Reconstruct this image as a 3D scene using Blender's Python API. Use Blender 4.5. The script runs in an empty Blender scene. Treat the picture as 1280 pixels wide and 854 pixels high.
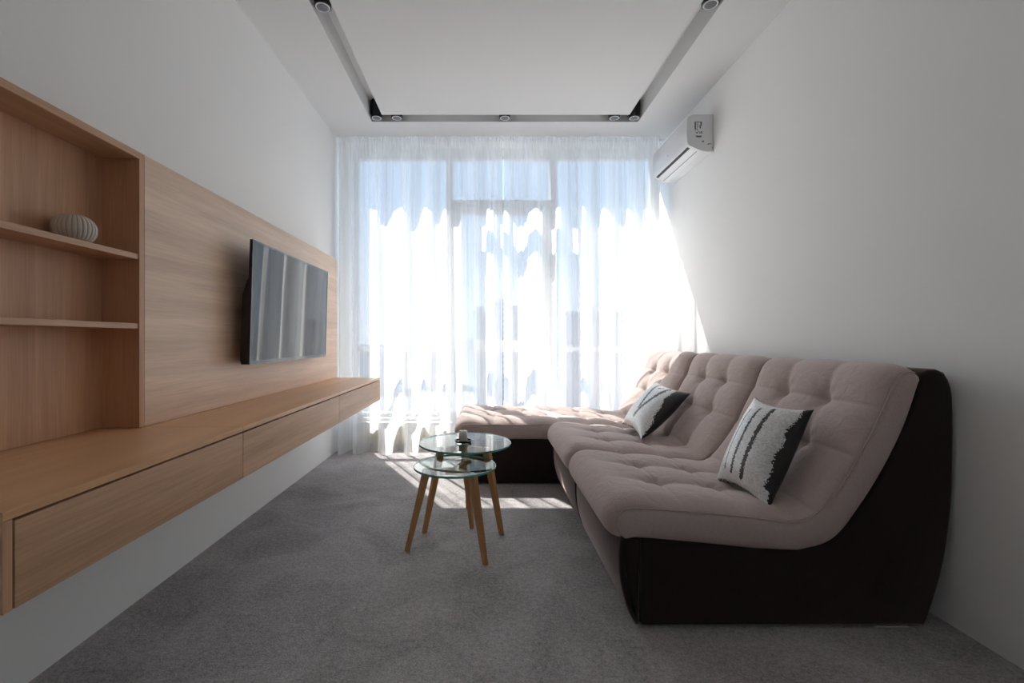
import bpy, bmesh, math, random
import numpy as np
from mathutils import Vector, Matrix

random.seed(7)
rng = np.random.RandomState(11)
SC = bpy.context.scene
COL = SC.collection

# ------------------------------------------------------------------ helpers
def tag(o, label=None, cat=None, group=None, kind=None):
    if label: o['label'] = label
    if cat: o['category'] = cat
    if group: o['group'] = group
    if kind: o['kind'] = kind
    return o

def empty(name, loc, label=None, cat=None, group=None, kind=None):
    o = bpy.data.objects.new(name, None)
    o.empty_display_size = 0.05
    o.location = loc
    COL.objects.link(o)
    return tag(o, label, cat, group, kind)

ABS = {}
def obj(name, bm, mats, parent=None, smooth=None, origin=None):
    """bm holds world coordinates; origin (world) becomes the object's origin."""
    if not isinstance(mats, (list, tuple)): mats = [mats]
    bm.verts.ensure_lookup_table()
    if origin is None:
        if parent is not None:
            origin = ABS.get(parent.name, Vector(parent.location))
        else:
            xs = [v.co for v in bm.verts]
            lo = Vector((min(c.x for c in xs), min(c.y for c in xs), min(c.z for c in xs)))
            hi = Vector((max(c.x for c in xs), max(c.y for c in xs), max(c.z for c in xs)))
            origin = Vector(((lo.x + hi.x) / 2, (lo.y + hi.y) / 2, lo.z))
    origin = Vector(origin)
    bmesh.ops.translate(bm, verts=bm.verts, vec=-origin)
    me = bpy.data.meshes.new(name)
    bm.to_mesh(me); bm.free()
    for m in mats: me.materials.append(m)
    o = bpy.data.objects.new(name, me)
    COL.objects.link(o)
    if parent is not None:
        o.parent = parent
        o.location = origin - ABS.get(parent.name, Vector(parent.location))
    else:
        o.location = origin
    ABS[o.name] = origin
    if smooth is not None:
        for p in me.polygons: p.use_smooth = True
        if smooth < 179:
            me.set_sharp_from_angle(angle=math.radians(smooth))
    return o

def NB(): return bmesh.new()

def box(bm, x0, x1, y0, y1, z0, z1, bevel=0.0, seg=2, mat=0):
    vs = [bm.verts.new((x, y, z)) for x in (x0, x1) for y in (y0, y1) for z in (z0, z1)]
    f = []
    for idx in ((0,1,3,2),(4,6,7,5),(0,4,5,1),(2,3,7,6),(0,2,6,4),(1,5,7,3)):
        fa = bm.faces.new([vs[i] for i in idx]); fa.material_index = mat; f.append(fa)
    if bevel > 0:
        es = list({e for fa in f for e in fa.edges})
        bmesh.ops.bevel(bm, geom=es, offset=bevel, segments=seg, profile=0.5, affect='EDGES')
    return vs

def prism(bm, pts, y0, y1, bevel=0.0, seg=3, mat=0):
    """polygon (x,z) extruded along y"""
    a = [bm.verts.new((x, y0, z)) for x, z in pts]
    b = [bm.verts.new((x, y1, z)) for x, z in pts]
    n = len(pts)
    fa = bm.faces.new(a); fb = bm.faces.new(list(reversed(b)))
    fs = [fa, fb]
    for i in range(n):
        fs.append(bm.faces.new((a[i], b[i], b[(i+1) % n], a[(i+1) % n])))
    for f in fs: f.material_index = mat
    bmesh.ops.recalc_face_normals(bm, faces=fs)
    if bevel > 0:
        es = list(set(fa.edges) | set(fb.edges))
        bmesh.ops.bevel(bm, geom=es, offset=bevel, segments=seg, profile=0.5, affect='EDGES')

def lathe(bm, prof, cx, cy, cz, n=48, mat=0, closed_ends=True):
    rings = []
    for r, z in prof:
        rings.append([bm.verts.new((cx + r*math.cos(2*math.pi*i/n), cy + r*math.sin(2*math.pi*i/n), cz + z)) for i in range(n)])
    for k in range(len(rings)-1):
        for i in range(n):
            f = bm.faces.new((rings[k][i], rings[k][(i+1) % n], rings[k+1][(i+1) % n], rings[k+1][i]))
            f.material_index = mat
    if closed_ends:
        bm.faces.new(list(reversed(rings[0]))).material_index = mat
        bm.faces.new(rings[-1]).material_index = mat

def tube(bm, pts, r, n=8, mat=0):
    pts = [Vector(p) for p in pts]
    rings = []
    for i, p in enumerate(pts):
        t = (pts[min(i+1, len(pts)-1)] - pts[max(i-1, 0)]).normalized()
        up = Vector((0, 1, 0)) if abs(t.y) < 0.9 else Vector((1, 0, 0))
        a = t.cross(up).normalized(); b = t.cross(a).normalized()
        rings.append([bm.verts.new(p + r*(a*math.cos(2*math.pi*k/n) + b*math.sin(2*math.pi*k/n))) for k in range(n)])
    for i in range(len(rings)-1):
        for k in range(n):
            bm.faces.new((rings[i][k], rings[i][(k+1) % n], rings[i+1][(k+1) % n], rings[i+1][k])).material_index = mat
    bm.faces.new(list(reversed(rings[0]))); bm.faces.new(rings[-1])

def taper(bm, p0, p1, w0, w1, bevel=0.003):
    """square bar from p0 (half-width w0) to p1 (half-width w1), sides kept vertical-ish, ends horizontal"""
    vs0 = []; vs1 = []
    p0 = Vector(p0); p1 = Vector(p1)
    d = Vector((p1.x-p0.x, p1.y-p0.y, 0))
    d = d.normalized() if d.length > 1e-6 else Vector((1,0,0))
    s = Vector((-d.y, d.x, 0))
    for a, b in ((-1,-1),(1,-1),(1,1),(-1,1)):
        vs0.append(bm.verts.new(p0 + d*a*w0 + s*b*w0*0.8))
        vs1.append(bm.verts.new(p1 + d*a*w1 + s*b*w1*0.8))
    fs = [bm.faces.new(vs0), bm.faces.new(list(reversed(vs1)))]
    for i in range(4):
        fs.append(bm.faces.new((vs0[i], vs1[i], vs1[(i+1)%4], vs0[(i+1)%4])))
    bmesh.ops.recalc_face_normals(bm, faces=fs)
    if bevel:
        es = list({e for f in fs for e in f.edges})
        bmesh.ops.bevel(bm, geom=es, offset=bevel, segments=3, profile=0.5, affect='EDGES')

def catmull(pts, n):
    """resample a polyline of (x,z) smoothly at n equal arc-length steps"""
    P = np.array(pts, float)
    P = np.vstack([2*P[0]-P[1], P, 2*P[-1]-P[-2]])
    out = []
    for i in range(1, len(P)-2):
        p0, p1, p2, p3 = P[i-1], P[i], P[i+1], P[i+2]
        for t in np.linspace(0, 1, 24, endpoint=False):
            out.append(0.5*((2*p1) + (-p0+p2)*t + (2*p0-5*p1+4*p2-p3)*t*t + (-p0+3*p1-3*p2+p3)*t**3))
    out.append(P[-2])
    out = np.array(out)
    L = np.concatenate([[0], np.cumsum(np.linalg.norm(np.diff(out, axis=0), axis=1))])
    s = np.linspace(0, L[-1], n)
    return np.stack([np.interp(s, L, out[:,0]), np.interp(s, L, out[:,1])], 1), L[-1]

# ------------------------------------------------------------------ materials
def mat(name):
    m = bpy.data.materials.new(name); m.use_nodes = True
    nt = m.node_tree
    return m, nt, nt.nodes['Principled BSDF']

def lin(c):
    return tuple(((v/12.92) if v <= 0.04045 else ((v+0.055)/1.055)**2.4) for v in c) + (1,)

def plain(name, rgb, rough=0.5, metallic=0.0, spec=0.5, bump=0.0, bscale=200.0, var=0.0, vscale=4.0):
    m, nt, b = mat(name)
    b.inputs['Base Color'].default_value = tuple(rgb) + (1,)
    b.inputs['Roughness'].default_value = rough
    b.inputs['Metallic'].default_value = metallic
    b.inputs['Specular IOR Level'].default_value = spec
    tc = nt.nodes.new('ShaderNodeTexCoord')
    n = nt.nodes.new('ShaderNodeTexNoise'); n.inputs['Scale'].default_value = vscale
    n.inputs['Detail'].default_value = 4
    nt.links.new(tc.outputs['Object'], n.inputs['Vector'])
    r = nt.nodes.new('ShaderNodeMapRange')
    r.inputs['To Min'].default_value = 1-var; r.inputs['To Max'].default_value = 1+var
    nt.links.new(n.outputs['Fac'], r.inputs['Value'])
    mx = nt.nodes.new('ShaderNodeVectorMath'); mx.operation = 'SCALE'
    mx.inputs[0].default_value = rgb
    nt.links.new(r.outputs['Result'], mx.inputs['Scale'])
    nt.links.new(mx.outputs['Vector'], b.inputs['Base Color'])
    if bump > 0:
        n2 = nt.nodes.new('ShaderNodeTexNoise'); n2.inputs['Scale'].default_value = bscale
        n2.inputs['Detail'].default_value = 3
        nt.links.new(tc.outputs['Object'], n2.inputs['Vector'])
        bp = nt.nodes.new('ShaderNodeBump'); bp.inputs['Strength'].default_value = bump
        bp.inputs['Distance'].default_value = 0.002
        nt.links.new(n2.outputs['Fac'], bp.inputs['Height'])
        nt.links.new(bp.outputs['Normal'], b.inputs['Normal'])
    return m

def wood(name, axis, light, dark, rough=0.42, seed=0.0, fine=1.0):
    m, nt, b = mat(name)
    tc = nt.nodes.new('ShaderNodeTexCoord')
    mp = nt.nodes.new('ShaderNodeMapping')
    sc = [26.0, 26.0, 26.0]; sc[axis] = 0.9
    mp.inputs['Scale'].default_value = sc
    mp.inputs['Location'].default_value = (seed, seed*1.7, seed*0.6)
    nt.links.new(tc.outputs['Object'], mp.inputs['Vector'])
    n1 = nt.nodes.new('ShaderNodeTexNoise'); n1.inputs['Scale'].default_value = 0.55
    n1.inputs['Detail'].default_value = 5; n1.inputs['Roughness'].default_value = 0.6
    n1.inputs['Distortion'].default_value = 0.5
    nt.links.new(mp.outputs['Vector'], n1.inputs['Vector'])
    mp2 = nt.nodes.new('ShaderNodeMapping')
    sc2 = [260.0, 260.0, 260.0]; sc2[axis] = 7.0
    mp2.inputs['Scale'].default_value = sc2
    nt.links.new(tc.outputs['Object'], mp2.inputs['Vector'])
    n2 = nt.nodes.new('ShaderNodeTexNoise'); n2.inputs['Scale'].default_value = 0.93
    n2.inputs['Detail'].default_value = 3
    nt.links.new(mp2.outputs['Vector'], n2.inputs['Vector'])
    ad = nt.nodes.new('ShaderNodeMath'); ad.operation = 'MULTIPLY_ADD'
    nt.links.new(n2.outputs['Fac'], ad.inputs[0]); ad.inputs[1].default_value = 0.45*fine
    nt.links.new(n1.outputs['Fac'], ad.inputs[2])
    cr = nt.nodes.new('ShaderNodeValToRGB')
    cr.color_ramp.elements[0].position = 0.45; cr.color_ramp.elements[0].color = tuple(dark)+(1,)
    cr.color_ramp.elements[1].position = 0.95; cr.color_ramp.elements[1].color = tuple(light)+(1,)
    nt.links.new(ad.outputs[0], cr.inputs['Fac'])
    nt.links.new(cr.outputs['Color'], b.inputs['Base Color'])
    b.inputs['Roughness'].default_value = rough
    b.inputs['Specular IOR Level'].default_value = 0.35
    bp = nt.nodes.new('ShaderNodeBump'); bp.inputs['Strength'].default_value = 0.08
    bp.inputs['Distance'].default_value = 0.001
    nt.links.new(n2.outputs['Fac'], bp.inputs['Height'])
    nt.links.new(bp.outputs['Normal'], b.inputs['Normal'])
    return m

OAK_L = (0.68, 0.425, 0.265); OAK_D = (0.42, 0.24, 0.138)
M = {}
M['oak_y'] = wood('oak_grain_along', 1, OAK_L, OAK_D)
M['oak_panel_lit'] = wood('oak_panel_lit_grain', 1, (0.90, 0.665, 0.49), (0.62, 0.425, 0.295), rough=0.36, seed=7.7)  # same oak as the drawers, its stronger light painted in as paler tones
M['oak_top'] = wood('oak_top_grain', 1, (0.84, 0.505, 0.275), (0.65, 0.365, 0.185), rough=0.36, seed=9.2)
M['oak_y2'] = wood('oak_grain_along_b', 1, OAK_L, OAK_D, seed=3.1)
M['oak_z'] = wood('oak_grain_upright', 2, (0.73, 0.435, 0.265), (0.49, 0.27, 0.15), seed=1.3)
M['oak_leg'] = wood('oak_legs', 2, (0.62, 0.34, 0.155), (0.44, 0.22, 0.095), seed=5.0)
M['wall'] = plain('white_wall_paint', (0.925, 0.925, 0.915), 0.9, spec=0.2, bump=0.05, bscale=120, var=0.012)
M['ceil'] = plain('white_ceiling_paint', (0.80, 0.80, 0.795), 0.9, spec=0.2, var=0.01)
M['frame'] = plain('white_window_plastic', (0.78, 0.79, 0.80), 0.35)
M['radiator'] = plain('cream_radiator_enamel', (0.72, 0.69, 0.60), 0.4)
M['black'] = plain('black_powder_coat', (0.010, 0.010, 0.011), 0.45)
M['tvblack'] = plain('black_tv_plastic', (0.008, 0.008, 0.009), 0.35)
M['chrome'] = plain('satin_metal', (0.75, 0.75, 0.77), 0.28, metallic=1.0)
M['ring'] = plain('white_lamp_ring', (0.8, 0.8, 0.82), 0.3)
M['acwhite'] = plain('white_gloss_plastic', (0.80, 0.81, 0.83), 0.22)
M['acside'] = plain('white_side_plastic', (0.74, 0.74, 0.75), 0.4)
M['dark'] = plain('dark_slot', (0.02, 0.02, 0.022), 0.6)
M['printing'] = plain('grey_print', (0.12, 0.12, 0.12), 0.6)
M['print_green'] = plain('green_print', (0.05, 0.16, 0.08), 0.6)
M['sticker'] = plain('pale_sticker', (0.66, 0.66, 0.67), 0.5)
M['vase'] = plain('beige_stoneware', (0.62, 0.57, 0.49), 0.6, var=0.05, vscale=30)
M['candle'] = plain('white_candle_wax', (0.82, 0.80, 0.75), 0.5)
M['wick'] = plain('burnt_wick', (0.03, 0.025, 0.02), 0.9)

def fabric(name, c, var=0.10, rough=0.95, sheen=0.25, tint=(1.0, 0.9, 0.86), wrinkle=0.45):
    m, nt, b = mat(name)
    tc = nt.nodes.new('ShaderNodeTexCoord')
    n = nt.nodes.new('ShaderNodeTexNoise'); n.inputs['Scale'].default_value = 420
    n.inputs['Detail'].default_value = 2
    nt.links.new(tc.outputs['Object'], n.inputs['Vector'])
    r = nt.nodes.new('ShaderNodeMapRange'); r.inputs['From Min'].default_value = 0.3; r.inputs['From Max'].default_value = 0.7
    r.inputs['To Min'].default_value = 1-var; r.inputs['To Max'].default_value = 1+var
    nt.links.new(n.outputs['Fac'], r.inputs['Value'])
    mx = nt.nodes.new('ShaderNodeVectorMath'); mx.operation = 'SCALE'; mx.inputs[0].default_value = c
    nt.links.new(r.outputs['Result'], mx.inputs['Scale'])
    nt.links.new(mx.outputs['Vector'], b.inputs['Base Color'])
    b.inputs['Roughness'].default_value = rough
    b.inputs['Specular IOR Level'].default_value = 0.15
    b.inputs['Sheen Weight'].default_value = sheen
    b.inputs['Sheen Roughness'].default_value = 0.4; b.inputs['Sheen Tint'].default_value = tint + (1,)
    n2 = nt.nodes.new('ShaderNodeTexNoise'); n2.inputs['Scale'].default_value = 22
    n2.inputs['Detail'].default_value = 3; n2.inputs['Distortion'].default_value = 0.8
    nt.links.new(tc.outputs['Object'], n2.inputs['Vector'])
    bp = nt.nodes.new('ShaderNodeBump'); bp.inputs['Strength'].default_value = wrinkle; bp.inputs['Distance'].default_value = 0.009
    nt.links.new(n2.outputs['Fac'], bp.inputs['Height'])
    bp2 = nt.nodes.new('ShaderNodeBump'); bp2.inputs['Strength'].default_value = 0.2; bp2.inputs['Distance'].default_value = 0.001
    nt.links.new(n.outputs['Fac'], bp2.inputs['Height'])
    nt.links.new(bp.outputs['Normal'], bp2.inputs['Normal'])
    nt.links.new(bp2.outputs['Normal'], b.inputs['Normal'])
    return m
M['taupe'] = fabric('taupe_velour', (0.54, 0.445, 0.415), sheen=0.4)
M['brown'] = fabric('dark_brown_velour', (0.024, 0.017, 0.015), sheen=0.9, tint=(0.75, 0.62, 0.58), wrinkle=0.08)

# carpet
def carpet():
    m, nt, b = mat('grey_carpet_pile')
    tc = nt.nodes.new('ShaderNodeTexCoord')
    def noise(scale, det, dist=0.0):
        n = nt.nodes.new('ShaderNodeTexNoise'); n.inputs['Scale'].default_value = scale
        n.inputs['Detail'].default_value = det; n.inputs['Distortion'].default_value = dist
        n.inputs['Roughness'].default_value = 0.65
        nt.links.new(tc.outputs['Object'], n.inputs['Vector']); return n
    a = noise(3.2, 5, 0.8); f = noise(170, 3); g = noise(60, 3)
    m1 = nt.nodes.new('ShaderNodeMath'); m1.operation = 'MULTIPLY_ADD'
    nt.links.new(f.outputs['Fac'], m1.inputs[0]); m1.inputs[1].default_value = 1.3
    nt.links.new(a.outputs['Fac'], m1.inputs[2])
    m2 = nt.nodes.new('ShaderNodeMath'); m2.operation = 'MULTIPLY_ADD'
    nt.links.new(g.outputs['Fac'], m2.inputs[0]); m2.inputs[1].default_value = 0.93
    nt.links.new(m1.outputs[0], m2.inputs[2])
    mr = nt.nodes.new('ShaderNodeMapRange'); mr.inputs['From Min'].default_value = 1.25; mr.inputs['From Max'].default_value = 2.05
    nt.links.new(m2.outputs[0], mr.inputs['Value'])
    cr = nt.nodes.new('ShaderNodeValToRGB')
    cr.color_ramp.elements[0].color = (0.25, 0.233, 0.233, 1)
    cr.color_ramp.elements[1].color = (0.70, 0.66, 0.66, 1)
    nt.links.new(mr.outputs['Result'], cr.inputs['Fac'])
    nt.links.new(cr.outputs['Color'], b.inputs['Base Color'])
    b.inputs['Roughness'].default_value = 0.93
    b.inputs['Specular IOR Level'].default_value = 0.05
    b.inputs['Sheen Weight'].default_value = 0.15
    bp = nt.nodes.new('ShaderNodeBump'); bp.inputs['Strength'].default_value = 0.6; bp.inputs['Distance'].default_value = 0.006
    nt.links.new(m2.outputs[0], bp.inputs['Height'])
    nt.links.new(bp.outputs['Normal'], b.inputs['Normal'])
    return m
M['carpet'] = carpet()

def clear_glass(name, tint, refl_scale=1.0, ior=1.5):
    m, nt, b = mat(name)
    nt.nodes.remove(b)
    out = nt.nodes['Material Output']
    tr = nt.nodes.new('ShaderNodeBsdfTransparent'); tr.inputs['Color'].default_value = tuple(tint)+(1,)
    gl = nt.nodes.new('ShaderNodeBsdfGlossy'); gl.inputs['Roughness'].default_value = 0.0
    fr = nt.nodes.new('ShaderNodeFresnel'); fr.inputs['IOR'].default_value = ior
    mu = nt.nodes.new('ShaderNodeMath'); mu.operation = 'MULTIPLY'; mu.inputs[1].default_value = refl_scale
    ge = nt.nodes.new('ShaderNodeNewGeometry')
    sb = nt.nodes.new('ShaderNodeMath'); sb.operation = 'SUBTRACT'; sb.inputs[0].default_value = refl_scale
    m0 = nt.nodes.new('ShaderNodeMath'); m0.operation = 'MULTIPLY'; m0.inputs[1].default_value = refl_scale
    nt.links.new(ge.outputs['Backfacing'], m0.inputs[0]); nt.links.new(m0.outputs[0], sb.inputs[1])
    nt.links.new(sb.outputs[0], mu.inputs[1])
    nt.links.new(fr.outputs['Fac'], mu.inputs[0])
    mx = nt.nodes.new('ShaderNodeMixShader')
    nt.links.new(mu.outputs[0], mx.inputs['Fac'])
    nt.links.new(tr.outputs[0], mx.inputs[1]); nt.links.new(gl.outputs[0], mx.inputs[2])
    nt.links.new(mx.outputs[0], out.inputs['Surface'])
    return m
M['pane'] = clear_glass('window_glass', (0.97, 0.98, 0.98), 0.6)
M['tableglass'] = clear_glass('table_glass', (0.90, 0.955, 0.94), 1.0)
M['glassrim'] = plain('green_glass_edge', (0.12, 0.44, 0.35), 0.15)
M['dishglass'] = plain('smoky_glass', (0.03, 0.03, 0.035), 0.12)

def curtain_mat():
    m, nt, b = mat('white_voile')
    nt.nodes.remove(b)
    out = nt.nodes['Material Output']
    tc = nt.nodes.new('ShaderNodeTexCoord')
    mp = nt.nodes.new('ShaderNodeMapping'); mp.inputs['Scale'].default_value = (24, 0.0, 0.15)
    nt.links.new(tc.outputs['UV'], mp.inputs['Vector'])
    n = nt.nodes.new('ShaderNodeTexNoise'); n.inputs['Scale'].default_value = 1.0; n.inputs['Detail'].default_value = 4
    nt.links.new(mp.outputs['Vector'], n.inputs['Vector'])
    r = nt.nodes.new('ShaderNodeMapRange'); r.inputs['From Min'].default_value = 0.3; r.inputs['From Max'].default_value = 0.7
    r.inputs['To Min'].default_value = CUR_OP[0]; r.inputs['To Max'].default_value = CUR_OP[1]
    nt.links.new(n.outputs['Fac'], r.inputs['Value'])
    tr = nt.nodes.new('ShaderNodeBsdfTransparent')
    tl = nt.nodes.new('ShaderNodeBsdfTranslucent'); tl.inputs['Color'].default_value = (0.94, 0.94, 0.94, 1)
    df = nt.nodes.new('ShaderNodeBsdfDiffuse'); df.inputs['Color'].default_value = (0.94, 0.94, 0.94, 1)
    m1 = nt.nodes.new('ShaderNodeMixShader'); m1.inputs['Fac'].default_value = 0.30
    nt.links.new(tl.outputs[0], m1.inputs[1]); nt.links.new(df.outputs[0], m1.inputs[2])
    m2 = nt.nodes.new('ShaderNodeMixShader')
    nt.links.new(r.outputs['Result'], m2.inputs['Fac'])
    nt.links.new(tr.outputs[0], m2.inputs[1]); nt.links.new(m1.outputs[0], m2.inputs[2])
    nt.links.new(m2.outputs[0], out.inputs['Surface'])
    return m
CUR_OP = (0.54, 0.90)
M['voile'] = curtain_mat()

def sequin(name, c1, c2, rough, metallic):
    m, nt, b = mat(name)
    tc = nt.nodes.new('ShaderNodeTexCoord')
    v = nt.nodes.new('ShaderNodeTexVoronoi'); v.inputs['Scale'].default_value = 190
    nt.links.new(tc.outputs['Object'], v.inputs['Vector'])
    sx = nt.nodes.new('ShaderNodeSeparateColor'); nt.links.new(v.outputs['Color'], sx.inputs['Color'])
    cr = nt.nodes.new('ShaderNodeValToRGB')
    cr.color_ramp.elements[0].color = tuple(c1)+(1,); cr.color_ramp.elements[1].color = tuple(c2)+(1,)
    nt.links.new(sx.outputs['Red'], cr.inputs['Fac'])
    nt.links.new(cr.outputs['Color'], b.inputs['Base Color'])
    b.inputs['Roughness'].default_value = rough; b.inputs['Metallic'].default_value = metallic
    bp = nt.nodes.new('ShaderNodeBump'); bp.inputs['Strength'].default_value = 0.5; bp.inputs['Distance'].default_value = 0.003
    nt.links.new(v.outputs['Color'], bp.inputs['Height'])
    nt.links.new(bp.outputs['Normal'], b.inputs['Normal'])
    return m
M['seqw'] = sequin('white_sequins', (0.66, 0.66, 0.66), (0.90, 0.90, 0.89), 0.35, 0.1)
M['seqb'] = sequin('black_sequins', (0.006, 0.006, 0.008), (0.02, 0.018, 0.02), 0.35, 0.0)

# TV screen: dark gloss
M['screen'] = plain('dark_gloss_screen', (0.012, 0.014, 0.016), 0.03, spec=0.55)
M['bezel'] = plain('dark_gloss_bezel', (0.02, 0.022, 0.026), 0.12, spec=0.8)

# ------------------------------------------------------------------ dimensions
CAM_H = 0.965; F = 569.0; VX, VY = 606.0, 425.0
XL, XR = -1.284, 1.576
YN, YB, YO = -1.5, 4.17, 4.33
ZC = 2.714

# ------------------------------------------------------------------ setting
b = NB(); box(b, XL-0.1, XR+0.1, YN-0.1, YO, -0.12, 0.0)
tag(obj('floor', b, M['carpet'], origin=(0,0,0)), 'grey short pile carpet covering the whole floor', 'floor', kind='structure')
b = NB(); box(b, XL-0.12, XL, YN-0.1, YO, 0, ZC+0.3)
tag(obj('wall_left', b, M['wall']), 'white painted wall behind the oak television unit', 'wall', kind='structure')
b = NB(); box(b, XR, XR+0.12, YN-0.1, YO, 0, ZC+0.3)
tag(obj('wall_right', b, M['wall']), 'white painted wall behind the sofa', 'wall', kind='structure')
b = NB(); box(b, XL, XR, YN-0.1, YN, 0, ZC+0.3)
tag(obj('wall_front', b, M['wall']), 'white wall behind the viewer', 'wall', kind='structure')

WX0, WX1, WZ0, WZ1 = -1.20, 1.560, 0.26, 2.66
b = NB()
box(b, XL, WX0, YB, YO, 0, ZC); box(b, WX1, XR, YB, YO, 0, ZC)
box(b, WX0, WX1, YB, YO, 0, WZ0); box(b, WX0, WX1, YB, YO, WZ1, ZC)
tag(obj('wall_back', b, M['wall']), 'white wall around the wide window behind the curtains', 'wall', kind='structure')

# ceiling with a recessed rectangular slot
SX0, SX1, SY0, SY1 = -0.905, 1.230, 0.60, 3.650
TX0, TX1, TY0, TY1 = -0.800, 1.125, 0.705, 3.535
SD = 0.14
b = NB()
box(b, XL, XR, YN, YO, ZC+SD, ZC+SD+0.15)
for (x0,x1,y0,y1) in ((XL,XR,YN,SY0),(XL,XR,SY1,YO),(XL,SX0,SY0,SY1),(SX1,XR,SY0,SY1),(TX0,TX1,TY0,TY1)):
    box(b, x0, x1, y0, y1, ZC, ZC+SD)
tag(obj('ceiling', b, M['ceil'], origin=(0,0,ZC)), 'white ceiling with a recessed rectangular lighting slot', 'ceiling', kind='structure')

# window
w = empty('window_1', (0.18, 4.22, WZ0), 'wide white framed window with three bays behind the curtains', 'window', kind='structure')
FY0, FY1 = 4.19, 4.25
b = NB()
fw = 0.035
box(b, WX0, WX0+fw, FY0, FY1, WZ0, WZ1); box(b, WX1-fw, WX1, FY0, FY1, WZ0, WZ1)
box(b, WX0+fw, WX1-fw, FY0, FY1, WZ0, WZ0+fw); box(b, WX0+fw, WX1-fw, FY0, FY1, WZ1-0.03, WZ1)
MX = (-0.325, 0.635)
for mx in MX: box(b, mx-0.03, mx+0.03, 4.165, YO, WZ0+0.001, WZ1-0.001)
for (x0, x1) in ((WX0+fw, MX[0]-0.03), (MX[0]+0.03, MX[1]-0.03), (MX[1]+0.03, WX1-fw)):
    box(b, x0, x1, FY0+0.002, FY1-0.002, 0.855, 0.90)
box(b, MX[0]+0.03, MX[1]-0.03, FY0+0.002, FY1-0.002, 2.185, 2.255)
obj('window_frame', b, M['frame'], w)
b = NB()
sx0, sx1 = MX[0]+0.032, MX[1]-0.032
box(b, sx0, sx0+0.075, FY0-0.015, FY1-0.01, 0.902, 2.183); box(b, sx1-0.075, sx1, FY0-0.015, FY1-0.01, 0.902, 2.183)
box(b, sx0+0.075, sx1-0.075, FY0-0.015, FY1-0.01, 0.902, 0.965); box(b, sx0+0.075, sx1-0.075, FY0-0.015, FY1-0.01, 2.115, 2.183)
obj('window_sash', b, M['frame'], w)
b = NB(); box(b, sx1-0.052, sx1-0.022, FY0-0.03, FY0-0.015, 1.50, 1.57, 0.004); box(b, sx1-0.046, sx1-0.028, FY0-0.05, FY0-0.034, 1.40, 1.545, 0.005); box(b, sx1-0.044, sx1-0.03, FY0-0.036, FY0-0.028, 1.53, 1.545)
obj('window_handle', b, M['chrome'], w)
for (x0,x1,z0,z1) in ((WX0+fw, MX[0]-0.03, 0.90, WZ1-0.03), (MX[1]+0.03, WX1-fw, 0.90, WZ1-0.03), (MX[0]+0.03, MX[1]-0.03, 2.255, WZ1-0.03), (sx0+0.075, sx1-0.075, 0.965, 2.115),
                      (WX0+fw, MX[0]-0.03, WZ0+fw, 0.855), (MX[0]+0.03, MX[1]-0.03, WZ0+fw, 0.855), (MX[1]+0.03, WX1-fw, WZ0+fw, 0.855)):
    b = NB()
    box(b, x0-0.004, x1+0.004, 4.218, 4.224, z0-0.004, z1+0.004)
    obj('window_pane', b, M['pane'], w)
b = NB(); box(b, XL, XR, 4.135, 4.19, WZ0-0.028, WZ0, 0.004)
tag(obj('trim_1', b, M['frame']), 'narrow white window sill above the radiator', 'window sill', kind='structure')

# radiator
rad = empty('radiator', (-0.25, 4.06, 0.0), 'low cream ribbed radiator under the window behind the curtains', 'radiator')
RX0, RX1 = -1.125, 0.62
b = NB(); pts = []
n = int((RX1-RX0)/0.027)
prof = []
for i in range(n):
    x = RX0 + (RX1-RX0)*i/n; dx = (RX1-RX0)/n
    prof += [(x, 4.035), (x+dx*0.3, 4.035), (x+dx*0.45, 4.047), (x+dx*0.85, 4.047)]
prof.append((RX1, 4.035)); prof += [(RX1, 4.115), (RX0, 4.115)]
a = [b.verts.new((x, y, 0.045)) for x, y in prof]; c = [b.verts.new((x, y, 0.222)) for x, y in prof]
b.faces.new(list(reversed(a))); b.faces.new(c)
for i in range(len(prof)):
    b.faces.new((a[i], a[(i+1)%len(prof)], c[(i+1)%len(prof)], c[i]))
obj('radiator_panel', b, M['radiator'], rad)
b = NB(); box(b, RX0-0.004, RX1+0.004, 4.032, 4.12, 0.222, 0.232, 0.002)
obj('radiator_grille', b, M['radiator'], rad)
for x in (RX0+0.15, RX1-0.15):
    b = NB(); box(b, x-0.015, x+0.015, 4.06, 4.09, 0.0, 0.046); obj('foot', b, M['radiator'], rad)

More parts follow.
